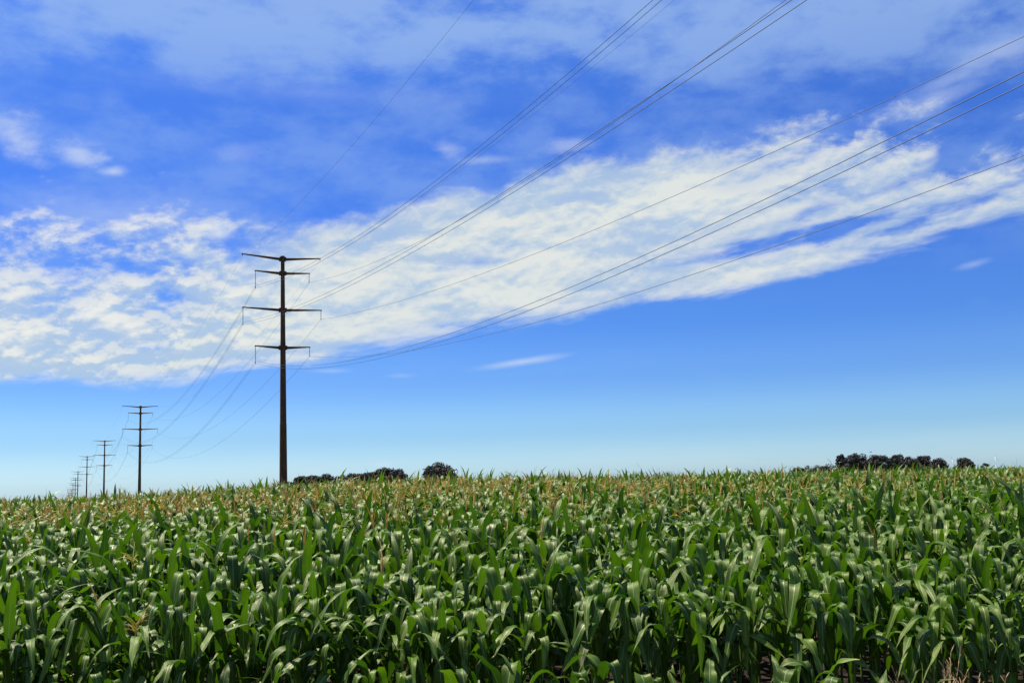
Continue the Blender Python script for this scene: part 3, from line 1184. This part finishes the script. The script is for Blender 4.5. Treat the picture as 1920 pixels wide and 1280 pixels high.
house(1655, 871, 30, 500, 6, M_WHITE, M_ROOF, 'white farmhouse glimpsed under the spreading dark tree', 'farmhouse', 'house')
house(1640, 878, 15, 478, 4, M_RED, M_RED, 'small red shed in front of the white farmhouse', 'red_shed', 'shed')
house(1692, 874, 54, 505, 9, M_WHITE, M_TIN, 'long low shed with pale roof behind the farm grove', 'machine_shed', 'shed')
house(1738, 875, 22, 500, 7, M_WHITE, M_TIN, 'small pale outbuilding half hidden by the ragged last farm tree', 'outbuilding', 'outbuilding')

# ------------------------------------------------------------------ wind turbines
M_TURB = simple_mat('turbine white', (.80, .81, .82), .4, .05, .05)


def turbine(cx, huby, Y, phase, label, yaw):
    P = px(cx, huby, Y)
    gz = float(ground_z(P.x, Y))
    H = P.z - gz
    root = bpy.data.objects.new('wind_turbine', None)
    COL.objects.link(root)
    root.location = (P.x, Y, gz)
    root.rotation_euler = (0, 0, yaw)
    tag(root, label, 'wind turbine', 'white wind turbines on the horizon')
    g = G()
    tube(g, np.array([(0, 0, -2), (0, 0, H * .5), (0, 0, H - 1)]), np.array([2.3, 1.9, 1.3]), 16)
    obj('tower', gmesh('tower', g, M_TURB), root)
    g = G()
    tube(g, np.array([(0, -5, H), (0, -3, H), (0, 6, H), (0, 7, H)]), np.array([1.2, 2.2, 2.2, 1.4]), 8)
    obj('nacelle', gmesh('nacelle', g, M_TURB), root)
    g = G()
    tube(g, np.array([(0, -8, H), (0, -7, H), (0, -5, H)]), np.array([.4, 1.6, 2.0]), 12)
    hub = obj('hub', gmesh('hub', g, M_TURB), root)
    for i in range(3):
        a = phase + i * 2.0944
        g = G()
        q = np.linspace(0, 1, 8)
        d = np.array((math.sin(a), 0, math.cos(a)))
        e = np.array((math.cos(a), 0, -math.sin(a)))
        ch = np.interp(q, [0, .08, .2, 1], [1.2, 1.4, 2.6, .6])
        V = []
        for j in range(8):
            c = np.array((0, -6.5, H)) + d * (1 + q[j] * 42)
            for (aa, bb) in ((-.3, -.12), (.7, -.05), (.7, .05), (-.3, .12)):
                V.append(c + e * aa * ch[j] + np.array((0, bb * ch[j] * 1.6, 0)))
        F = [(j * 4 + k, j * 4 + (k + 1) % 4, (j + 1) * 4 + (k + 1) % 4, (j + 1) * 4 + k) for j in range(7) for k in range(4)]
        F += [(0, 3, 2, 1), (28, 29, 30, 31)]
        g.add(V, F)
        obj('blade', gmesh('blade', g, M_TURB), root)


turbine(1866, 857.5, 9000, R(12), 'white wind turbine standing over the bare far field', R(10))
turbine(1785.5, 861, 9000, R(-22), 'white wind turbine between the farm grove and a separate small tree', R(-20))
turbine(30.5, 936, 9500, R(-24), 'white turbine behind the corn with one blade showing by a dark bush', R(5))
turbine(254, 925, 9500, R(14), 'white turbine mostly behind the corn beside the second pole', R(5))

# ------------------------------------------------------------------ bird
P = px(1633, 847, 260)
root = bpy.data.objects.new('bird', None)
COL.objects.link(root)
root.location = P
root.rotation_euler = (R(4), R(6), R(70))
tag(root, 'tiny dark bird gliding in the sky above the farm trees', 'bird')
M_BIRD = simple_mat('dark feathers', (.03, .028, .03), .8, .3, 20)
g = G()
tube(g, np.array([(0, -.26, .02), (0, -.20, .03), (0, -.08, .0), (0, .10, -.01), (0, .24, 0), (0, .38, .01)]), np.array([.008, .035, .065, .07, .035, .05]), 8)
for s in (-1, 1):
    q = [(.04, -.10, .02), (.30, -.14, .09), (.62, -.02, .06), (.30, .06, .08), (.04, .10, .02)]
    top = [(s * a, b, c + .012) for a, b, c in q]
    bt = [(s * a, b, c - .012) for a, b, c in q]
    V = top + bt
    g.add(V, [(0, 1, 3, 4), (5, 9, 8, 6), (1, 2, 2, 3)][:2] + [(0, 5, 6, 1), (1, 6, 7, 2), (2, 7, 8, 3), (3, 8, 9, 4), (0, 4, 9, 5)])
    g.add([top[1], top[2], top[3], (np.array(top[1]) + np.array(top[3])) / 2], [(0, 1, 2, 3)])
    g.add([bt[1], bt[2], bt[3], (np.array(bt[1]) + np.array(bt[3])) / 2], [(0, 3, 2, 1)])
obj('body', gmesh('bird', g, M_BIRD), root)
